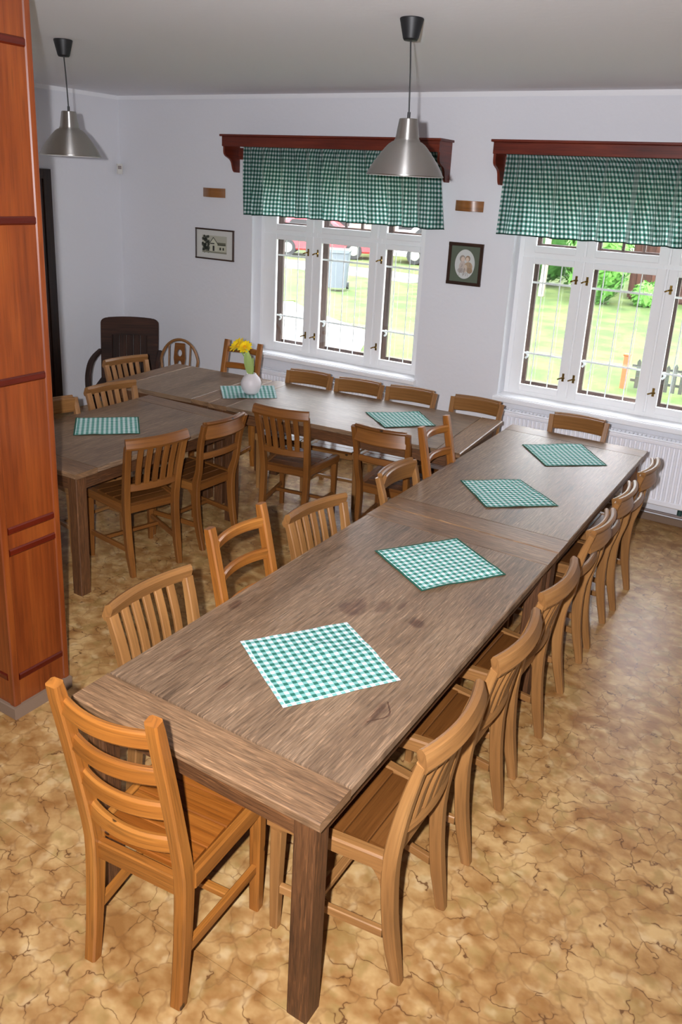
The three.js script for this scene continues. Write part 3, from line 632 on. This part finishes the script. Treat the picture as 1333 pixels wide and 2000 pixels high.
// ---------------------------------------------------------------- pelmets and curtains
function pelmet(label, clabel, x0, x1, c0, c1, c0b, c1b, q) {
  const t = thing('pelmet', label, 'pelmet', [0, 0, 0], 0, 'reddish brown window pelmets');
  const D = 0.235;
  obj('top_board', bx(x0 - 0.015, x1 + 0.015, 2.684, 2.702, 0.001, D + 0.018, 0.004), M.mahogany, t);
  obj('front_board', bx(x0, x1, 2.602, 2.684, D - 0.018, D, 0.003), M.mahogany, t);
  obj('wall_batten', bx(x0 + 0.02, x1 - 0.02, 2.5, 2.6, 0.001, 0.02, 0.003), M.mahogany, t);
  for (const xx of [x0, x1 - 0.02]) {
    const s = new THREE.Shape(); s.moveTo(0, 2.684); s.lineTo(D - 0.0185, 2.684); s.lineTo(D - 0.0185, 2.56); s.bezierCurveTo(D - 0.02, 2.5, 0.13, 2.52, 0.105, 2.465); s.bezierCurveTo(0.09, 2.42, 0.085, 2.385, 0.05, 2.385); s.lineTo(0.0, 2.385); s.lineTo(0, 2.684);
    const g = new THREE.ExtrudeGeometry(s, { depth: 0.02, bevelEnabled: false, curveSegments: 10 });
    g.rotateY(-Math.PI / 2); g.translate(xx + 0.02, 0, 0.001); obj('end_bracket', g, M.mahogany, t);
  }
  // gathered curtain
  const nx = 420, ny = 14, yt = 2.612, ps = [], uv = [], ix = [], hem = [], len = [];
  const fold = (s, v) => {
    const a = fbm(s * 26 + q, v * 0.6 + q, 512, 512, 700 + q, 2) - 0.5, b = fbm(s * 9 + q, 0.5, 512, 512, 730 + q, 2) - 0.5;
    const ph = s * 80 + 7 * b + q + 0.9 * v * (fbm(s * 7 + 3, q, 512, 512, 745, 2) - 0.5) * 4, big = 0.35 + 1.3 * noise(s * 17, q, 512, 512, 751);
    return 0.122 + (0.015 + 0.032 * Math.sqrt(v)) * big * Math.sin(ph) + 0.05 * a * v + 0.02 * b + 0.007 * (1 - v) * Math.sin(s * 260);
  };
  for (let i = 0; i <= nx; i++) {
    const s = i / nx;
    for (let j = 0; j <= ny; j++) {
      const v = j / ny, yb = 2.032 + 0.016 * (fbm(s * 8, q, 512, 512, 760, 2) - 0.5) - 0.004 * s;
      const x = c0 + (c0b - c0) * v + s * (c1 - c0 + (c1b - c1 - c0b + c0) * v), y = yt + (yb - yt) * v, z = fold(s, v);
      if (j === 0 || i === 0) {} ps.push(x, y, z);
      const u = i === 0 ? 0 : len[j] + Math.hypot(x - ps[(((i - 1) * (ny + 1)) + j) * 3], z - ps[(((i - 1) * (ny + 1)) + j) * 3 + 2]);
      len[j] = u; uv.push(u, y); if (j === ny) hem.push([x, y, z]);
    }
  }
  const tot = len[ny]; for (let i = 0; i <= nx; i++) for (let j = 0; j <= ny; j++) { const k = (i * (ny + 1) + j) * 2; uv[k] *= tot / len[j]; }
  for (let i = 0; i < nx; i++) for (let j = 0; j < ny; j++) { const p = i * (ny + 1) + j; ix.push(p, p + 1, p + ny + 2, p, p + ny + 2, p + ny + 1); }
  const g = new THREE.BufferGeometry();
  g.setAttribute('position', new THREE.Float32BufferAttribute(ps, 3)); g.setAttribute('uv', new THREE.Float32BufferAttribute(uv, 2)); g.setIndex(ix); g.computeVertexNormals();
  const c = thing('valance_curtain', clabel, 'curtain', [0, 0, 0], 0, 'green checked valances');
  obj('fabric', g, M.curtain, c);
  obj('hem', beam(hem.filter((_, i) => i % 2 === 0), 0.008, 0.003, [0, 1, 0], 0.001), M.hem, c);
  obj('curtain_rod', cyl([x0 + 0.02, 2.625, 0.125], [x1 - 0.02, 2.625, 0.125], 0.006), M.steel, c);
}
pelmet('reddish brown wooden pelmet above the left window', 'short green checked curtain hanging over the left window', 1.525, 3.655, 1.69, 3.63, 1.71, 3.70, 3);
pelmet('reddish brown wooden pelmet above the right window, cut by the picture edge', 'short green checked curtain hanging over the right window', 4.09, 6.22, 4.16, 6.19, 4.135, 6.2, 8);

// ---------------------------------------------------------------- on the walls
function plaque(label, x0, x1, y0, y1) {
  const n = 16, w = x1 - x0, pts = Array.from({ length: n + 1 }, (_, i) => { const a = i / n; return [x0 + w * a, (y0 + y1) / 2, 0.012 + 0.05 * Math.sin(Math.PI * a)]; });
  const t = thing('wall_sconce', label, 'sconce', [0, 0, 0], 0, 'bent wood wall sconces');
  obj('bent_plate', beam(pts, y1 - y0, 0.006, [0, 1, 0], 0.002), M.plaque, t);
  obj('mount', bx((x0 + x1) / 2 - 0.03, (x0 + x1) / 2 + 0.03, (y0 + y1) / 2 - 0.025, (y0 + y1) / 2 + 0.025, 0, 0.058), M.white, t);
}
plaque('bent wood wall sconce above the house picture', 1.118, 1.385, 2.153, 2.236);
plaque('bent wood wall sconce between the two windows', 3.735, 3.97, 2.177, 2.258);
function canvasTex(w, h, f) { const c = document.createElement('canvas'); c.width = w; c.height = h; f(c.getContext('2d'), w, h); const t = new THREE.CanvasTexture(c); t.colorSpace = THREE.SRGBColorSpace; return t; }
function picture(label, x0, x1, y0, y1, fw, frameMat, tex) {
  const t = thing('framed_picture', label, 'picture', [0, 0, 0]);
  for (const b of [bx(x0, x1, y0, y0 + fw, 0, 0.02), bx(x0, x1, y1 - fw, y1, 0, 0.02), bx(x0, x0 + fw, y0 + fw, y1 - fw, 0, 0.02), bx(x1 - fw, x1, y0 + fw, y1 - fw, 0, 0.02)]) obj('frame_bar', b, frameMat, t);
  const g = new THREE.BoxGeometry(x1 - x0 - 2 * fw, y1 - y0 - 2 * fw, 0.01); g.translate((x0 + x1) / 2, (y0 + y1) / 2, 0.006);
  obj('print', g, std({ map: tex, roughness: 0.55 }), t);
}
picture('framed black and white picture of a house on the wall left of the window', 1.018, 1.49, 1.572, 1.862, 0.014, M.walnut, canvasTex(512, 320, (c, w, h) => {
  c.fillStyle = '#d6d6d0'; c.fillRect(0, 0, w, h);
  c.fillStyle = '#b9b9a8'; c.fillRect(80, 60, 350, 200);
  c.fillStyle = '#20241c'; for (let i = 0; i < 90; i++) { c.globalAlpha = 0.6; c.beginPath(); c.arc(85 + hash(i, 1, 5) * 90, 70 + hash(i, 2, 5) * 185, 6 + 14 * hash(i, 3, 5), 0, 7); c.fill(); } c.globalAlpha = 1;
  c.fillStyle = '#cfcfba'; c.beginPath(); c.moveTo(190, 150); c.lineTo(240, 85); c.lineTo(300, 150); c.fill(); c.fillRect(190, 150, 110, 95);
  c.fillStyle = '#c6c6b0'; c.fillRect(300, 165, 115, 85); c.fillStyle = '#6c6c58'; c.fillRect(300, 135, 115, 30);
  c.strokeStyle = '#3a3c30'; c.lineWidth = 8; c.beginPath(); c.moveTo(180, 155); c.lineTo(240, 80); c.lineTo(310, 158); c.stroke();
  c.fillStyle = '#30322a'; c.fillRect(230, 175, 26, 60); c.fillRect(328, 190, 22, 30); c.fillRect(372, 190, 20, 30); c.fillRect(195, 145, 60, 12); c.fillRect(300, 160, 115, 8);
  c.fillStyle = '#8e8e7c'; c.fillRect(80, 240, 350, 20);
}));
picture('brown framed drawing in an oval opening on the wall between the windows', 3.708, 4.005, 1.602, 1.935, 0.026, M.walnut, canvasTex(320, 360, (c, w, h) => {
  c.fillStyle = '#5c6656'; c.fillRect(0, 0, w, h);
  c.save(); c.beginPath(); c.ellipse(w / 2, h / 2, 112, 148, 0, 0, 7); c.fillStyle = '#cfd2d0'; c.fill(); c.clip();
  const blot = (x, y, a, b, f) => { c.fillStyle = f; c.beginPath(); c.ellipse(x, y, a, b, 0, 0, 7); c.fill(); };
  blot(130, 125, 32, 34, '#9c9288'); blot(136, 132, 22, 26, '#d6c3b4'); blot(190, 122, 28, 30, '#a08a74'); blot(186, 130, 18, 22, '#d8c4b2');
  blot(138, 205, 40, 55, '#c4b8b0'); blot(202, 205, 46, 50, '#b49c80'); blot(120, 245, 36, 26, '#b0a8a4'); blot(220, 240, 32, 30, '#a88e70'); blot(170, 225, 22, 40, '#cdbfb0');
  c.strokeStyle = '#8a8078'; c.lineWidth = 3; for (let i = 0; i < 26; i++) { c.beginPath(); const x = 100 + hash(i, 4, 9) * 130, y = 160 + hash(i, 5, 9) * 110; c.moveTo(x, y); c.quadraticCurveTo(x + 10, y + 16, x + 22 * (hash(i, 6, 9) - 0.5), y + 34); c.stroke(); }
  c.restore();
}));
{
  const t = thing('motion_sensor', 'small white alarm sensor high in the wall corner', 'sensor', [0.05, 2.365, 0.05], R(45));
  obj('housing', bx(-0.03, 0.03, -0.05, 0.05, -0.03, 0.015, 0.01), M.plastic, t);
  obj('lens', bx(-0.016, 0.016, 0.0, 0.03, 0.014, 0.02, 0.004), M.pipe, t);
}
function radiator(label, x0, x1, y0, y1) {
  const t = thing('radiator', label, 'radiator', [0, 0, 0], 0, 'white panel radiators');
  const n = Math.round((x1 - x0) / 0.0345), p = [];
  for (let i = 0; i < n; i++) { const a = x0 + (x1 - x0) * i / n, s = (x1 - x0) / n; p.push([a, 0.118], [a + s * 0.28, 0.118], [a + s * 0.45, 0.132], [a + s * 0.83, 0.132]); }
  p.push([x1, 0.118]);
  const g = slab([[x1, 0.105], [x0, 0.105], ...p.slice(0, -1), [x1, 0.118]].reverse(), y1 - y0 - 0.09, 0);
  g.rotateX(Math.PI / 2); g.translate(0, y1 - 0.045, 0);
  obj('front_panel', g, M.radiator, t);
  obj('panel_edge', [bx(x0, x1, y1 - 0.045, y1 - 0.012, 0.105, 0.13, 0.008), bx(x0, x1, y0, y0 + 0.045, 0.105, 0.13, 0.008)], M.radiator, t);
  obj('back_panel', bx(x0, x1, y0, y1 - 0.012, 0.03, 0.05), M.radiator, t);
  obj('side_cover', bx(x0 - 0.002, x0 + 0.001, y0 + 0.01, y1, 0.03, 0.13), M.radiator, t);
  obj('side_cover', bx(x1 - 0.001, x1 + 0.002, y0 + 0.01, y1, 0.03, 0.13), M.radiator, t);
  obj('top_grille', [bx(x0, x1, y1 - 0.012, y1, 0.028, 0.05), bx(x0, x1, y1 - 0.012, y1, 0.108, 0.132, 0.005), ...Array.from({ length: Math.round((x1 - x0) / 0.03) }, (_, i) => bx(x0 + 0.008 + i * 0.03, x0 + 0.016 + i * 0.03, y1 - 0.01, y1 - 0.002, 0.05, 0.108, 0.001))], M.radiator, t);
  obj('wall_bracket', [bx(x0 + 0.2, x0 + 0.23, y0 + 0.1, y1 - 0.1, 0.001, 0.032), bx(x1 - 0.23, x1 - 0.2, y0 + 0.1, y1 - 0.1, 0.001, 0.032)], M.radiator, t);
  obj('valve', [cyl([x1 - 0.06, 0.15, 0.075], [x1 - 0.06, y0 + 0.02, 0.075], 0.011), cyl([x1 - 0.06, 0.115, 0.075], [x1 - 0.06, 0.15, 0.075], 0.018)], M.valve, t);
}
radiator('long white ribbed radiator below the right window', 4.36, 5.84, 0.17, 0.672);
radiator('white ribbed radiator below the left window behind the chairs', 1.85, 3.3, 0.12, 0.622);
tag(obj('heating_pipe', cyl([3.6, 0.15, 0.03], [7.6, 0.15, 0.03], 0.011), M.pipe), 'upper heating pipe running along the wall below the right radiator', 'pipe', 'heating pipes');
tag(obj('heating_pipe', cyl([3.6, 0.085, 0.03], [7.6, 0.085, 0.03], 0.011), M.pipe), 'lower heating pipe just above the skirting below the right radiator', 'pipe', 'heating pipes');

// ---------------------------------------------------------------- the garden
{
  const GY = -0.4;
  const noiseTex = (a3, b3, sc, s, S) => texture(512, 512, (a, b, c) => { const t = fbm(a * sc, b * sc, sc, sc, s, 4), f = noise(a * 200, b * 200, 200, 200, s + 7); mix3(c, a3, b3, Math.max(0, Math.min(1, 0.5 + (t - 0.5) * 2 + (f - 0.5) * 0.5))); }, S, S);
  const lawnM = std({ map: noiseTex([54, 76, 26], [86, 102, 48], 12, 801, 5), roughness: 1 });
  const roadM = std({ map: noiseTex([110, 108, 104], [136, 134, 130], 16, 811, 3), roughness: 1 });
  const flat = (pts, y, d) => { const g = slab(pts.map(([x, z]) => [x, -z]), d, 0); g.rotateX(-Math.PI / 2); g.translate(0, y - d, 0); const p = g.attributes.position, uv = g.attributes.uv; for (let i = 0; i < p.count; i++) uv.setXY(i, p.getX(i), p.getZ(i)); return g; };
  struct(obj('ground_outside', flat([[-45, -0.5], [30, -0.5], [30, -60], [-45, -60]], GY - 0.02, 0.2), lawnM));
  struct(obj('driveway', flat([[-45, -0.6], [0.6, -0.6], [0.2, -4.5], [-1.2, -7.6], [-3.6, -9.0], [-5.3, -10.4], [-8, -11.4], [-30, -13], [-45, -13]], GY + 0.0, 0.1), roadM));
  struct(obj('road', flat([[-45, -16.4], [-7, -16.2], [-4.6, -16.0], [-4.2, -17.0], [-4.8, -18.2], [-7, -18.6], [-45, -19.2]], GY + 0.0, 0.1), roadM));
  tag(obj('grass_island', flat([[-6.4, -9.6], [-5.2, -9.3], [-4.6, -9.9], [-5.2, -10.6], [-6.2, -10.4]], GY + 0.02, 0.1), lawnM), 'small patch of grass in the drive outside the left window', 'grass');
  const leafA = phys({ color: 0x5f9a3c, roughness: 0.8, transmission: 0.25, thickness: 0, side: THREE.DoubleSide }), leafB = phys({ color: 0x4a8236, roughness: 0.8, transmission: 0.25, thickness: 0, side: THREE.DoubleSide });
  const bark = std({ color: 0xb8aa98, roughness: 0.9 });
  function bush(name, label, cat, x, z, rx, ry, rz, base, count, mat, trunk) {
    const t = thing(name, label, cat, [x, GY - 0.02, z], 0);
    const pos = [], nor = [];
    for (let i = 0; i < count; i++) {
      const a = rnd() * Math.PI * 2, cz = rnd() * 2 - 1, s = Math.sqrt(1 - cz * cz), k = 0.82 + 0.3 * rnd();
      const n = new THREE.Vector3(s * Math.cos(a), cz, s * Math.sin(a)), c = new THREE.Vector3(n.x * rx * k, base + ry + n.y * ry * k, n.z * rz * k), L = 0.1 + 0.09 * rnd();
      if (c.y < 0.03) continue;
      const e = new THREE.Vector3(rnd() - 0.5, rnd() - 0.5, rnd() - 0.5).normalize(), f = new THREE.Vector3().crossVectors(e, n).normalize(), u = new THREE.Vector3().crossVectors(n, f).addScaledVector(n, rnd() - 0.5).normalize();
      const A = c.clone().addScaledVector(u, L), B = c.clone().addScaledVector(f, L * 0.45), C = c.clone().addScaledVector(u, -L), D = c.clone().addScaledVector(f, -L * 0.45);
      for (const q of [A, B, C, A, C, D]) pos.push(q.x, q.y, q.z);
    }
    const g = new THREE.BufferGeometry(); g.setAttribute('position', new THREE.Float32BufferAttribute(pos, 3)); g.computeVertexNormals();
    obj('foliage', g, mat, t).userData.kind = 'stuff';
    const ic = new THREE.IcosahedronGeometry(1, 3), p = ic.attributes.position;
    for (let i = 0; i < p.count; i++) { const v = new THREE.Vector3().fromBufferAttribute(p, i), k = 0.8 + 0.2 * fbm(v.x * 3 + 9, v.y * 3 + v.z * 2 + 9, 64, 64, 901, 2); p.setXYZ(i, v.x * rx * k, Math.max(0.02, base + ry + v.y * ry * k), v.z * rz * k); }
    ic.computeVertexNormals(); obj('branch_mass', ic, mat, t);
    if (trunk) obj('trunk', tube([[0, 0, 0], [0.03, base * 0.5, 0], [0, base + ry, 0]], trunk, 10, 8), bark, t);
  }
  bush('hedge_bush', 'round green bush straight ahead through the middle pane of the right window', 'bush', 0.78, -16.4, 0.8, 1.5, 0.8, 0, 2400, leafA);
  bush('hedge_bush', 'low green bush at the left of the brown shed outside the right window', 'bush', 2.02, -16.9, 0.3, 0.3, 0.3, 0, 500, leafA);
  bush('hedge_bush', 'green bush behind the pale tree trunk outside the right window', 'bush', -1.9, -19.6, 1.9, 1.8, 1.1, 0, 2600, leafB);
  bush('garden_tree', 'slim tree with a pale trunk outside the left pane of the right window', 'tree', -0.75, -16.6, 0.9, 1.0, 0.9, 2.3, 1800, leafA, 0.09);
  bush('hedge_bush', 'dark green bush at the far edge of the lawn, left of the pale tree', 'bush', -3.3, -16.9, 0.9, 0.9, 0.9, 0, 1400, leafB);
  // shed
  const sh = thing('garden_shed', 'brown boarded garden shed beyond the lawn outside the right window', 'shed', [2.85, GY - 0.02, -19.5]);
  const shedM = std({ map: T.brown, color: 0xd8b0a4, roughness: 0.9 });
  obj('body', bx(-1.55, 1.55, 0, 2.3, -1.5, 1.2), shedM, sh);
  for (let i = 0; i < 16; i++) obj('board', bx(-1.6 + i * 0.2, -1.41 + i * 0.2, 0.05, 2.3, 1.2, 1.225, 0.006), shedM, sh);
  const rf = slab([[-1.9, 2.25], [0, 3.2], [1.9, 2.25], [1.85, 2.15], [0, 3.08], [-1.85, 2.15]], 3.2, 0.01); rf.translate(0, 0, -1.8); obj('roof', rf, std({ color: 0xa86a50, roughness: 0.9 }), sh);
  // picket fence
  const fz = -6.4, grey = std({ color: 0x3a3d38, roughness: 0.9 });
  const fe = thing('picket_fence', 'weathered grey picket fence outside the right window', 'fence', [4.02, GY - 0.02, fz], R(4));
  for (let i = 0; i < 26; i++) { const x = 0.07 + i * 0.105, h = 0.44 + 0.05 * hash(i, 3, 44); obj('picket', slab([[x, 0.03], [x + 0.05, 0.03], [x + 0.05, h - 0.04], [x + 0.025, h], [x, h - 0.04]], 0.016, 0.002), grey, fe); }
  for (const y of [0.12, 0.34]) obj('fence_rail', bx(0.0, 2.75, y, y + 0.04, -0.034, -0.004), grey, fe);
  for (const x of [1.4, 2.75]) obj('fence_post', bx(x - 0.035, x + 0.035, 0, 0.46, -0.104, -0.034), grey, fe);
  const rp = thing('red_post', 'orange red post at the end of the picket fence', 'post', [3.93, GY - 0.02, fz + 0.02]);
  const redM = std({ color: 0xd8512e, roughness: 0.7 });
  obj('shaft', bx(-0.04, 0.04, 0, 0.5, -0.04, 0.04, 0.006), redM, rp); obj('cap', bx(-0.05, 0.05, 0.5, 0.53, -0.05, 0.05, 0.008), redM, rp);
  // bin
  const bn = thing('waste_bin', 'grey wheeled waste bin outside the left window', 'bin', [-5.1, GY, -12.6], R(25));
  const binM = std({ color: 0x565e66, roughness: 0.6 });
  obj('body', beam([[0, 0.08, 0], [0, 1.0, 0]], [0.46, 0.6], [0.5, 0.66], [1, 0, 0], 0.04), binM, bn); obj('lid', bx(-0.32, 0.32, 1.0, 1.08, -0.36, 0.36, 0.03), binM, bn);
  for (const s of [-1, 1]) obj('wheel', cyl([s * 0.22, 0.1, -0.3], [s * 0.28, 0.1, -0.3], 0.1, 20), M.black, bn);
  // cars
  function car(label, x, z, deg, col) {
    const c = thing('parked_car', label, 'car', [x, GY, z], R(deg));
    const paint = phys({ color: col, roughness: 0.4, clearcoat: 0.6, clearcoatRoughness: 0.1 });
    const b = slab([[-2.05, 0.3], [2.05, 0.3], [2.1, 0.62], [1.95, 0.82], [1.1, 0.92], [-1.8, 0.95], [-2.08, 0.8]], 1.56, 0.06); b.translate(0, 0, -0.78); obj('body', b, paint, c);
    const k = slab([[-1.75, 0.95], [1.05, 0.93], [0.35, 1.42], [-1.2, 1.46]], 1.3, 0.05); k.translate(0, 0, -0.65); obj('cabin', k, paint, c);
    for (const s of [-1, 1]) { const w = slab([[-1.5, 0.99], [0.8, 0.98], [0.3, 1.35], [-1.1, 1.38]], 0.012, 0); w.translate(0, 0, s * 0.705 - 0.006); obj('side_window', w, M.black, c); }
    for (const sx of [-1.25, 1.3]) for (const s of [-1, 1]) { const w = obj('wheel', cyl([sx, 0.32, s * 0.62], [sx, 0.32, s * 0.85], 0.32, 24), M.black, c); obj('hub_cap', cyl([sx, 0.32, s * 0.85], [sx, 0.32, s * 0.86], 0.19, 20), M.alu, w); }
  }
  car('red car parked across the road outside the left window', -11.2, -21.2, 28, 0xc8323c);
  car('white car parked at the far road outside the right pane of the left window', -6.2, -22.6, 10, 0xe8e8e8);
  // neighbouring houses
  const brickM = std({ color: 0xc49a86, roughness: 0.95 }), plasterM = std({ color: 0xe6dccb, roughness: 0.95 }), roofM = std({ color: 0x9a5c48, roughness: 0.9 });
  function house(label, x, z, deg, w, h, d, mat) {
    const t = thing('neighbour_house', label, 'house', [x, GY - 0.02, z], R(deg));
    obj('wall', bx(-w / 2, w / 2, 0, h, -d / 2, d / 2, 0.01), mat, t);
    const r = slab([[-w / 2 - 0.4, h], [0, h + w * 0.38], [w / 2 + 0.4, h], [w / 2 + 0.35, h - 0.15], [-w / 2 - 0.35, h - 0.15]], d + 0.8, 0); r.translate(0, 0, -d / 2 - 0.4); obj('roof', r, roofM, t);
    for (let i = 0; i < 3; i++) { const a = -w / 2 + w * (i + 0.5) / 3; const f = obj('window_frame', bx(a - 0.55, a + 0.55, 1.0, 2.3, d / 2, d / 2 + 0.04), M.white, t); obj('pane', bx(a - 0.47, a + 0.47, 1.08, 2.22, d / 2 + 0.04, d / 2 + 0.05), M.black, f); }
  }
  house('brick house beyond the road outside the left window', -10.5, -28, 22, 9, 4.2, 7, brickM);
  house('cream plastered house far behind the bushes outside the right window', 0.5, -33, 5, 11, 4.5, 8, plasterM);
}

scene.traverse((o) => { if (o.isMesh) { o.castShadow = true; o.receiveShadow = true; } });
renderer.render(scene, camera);
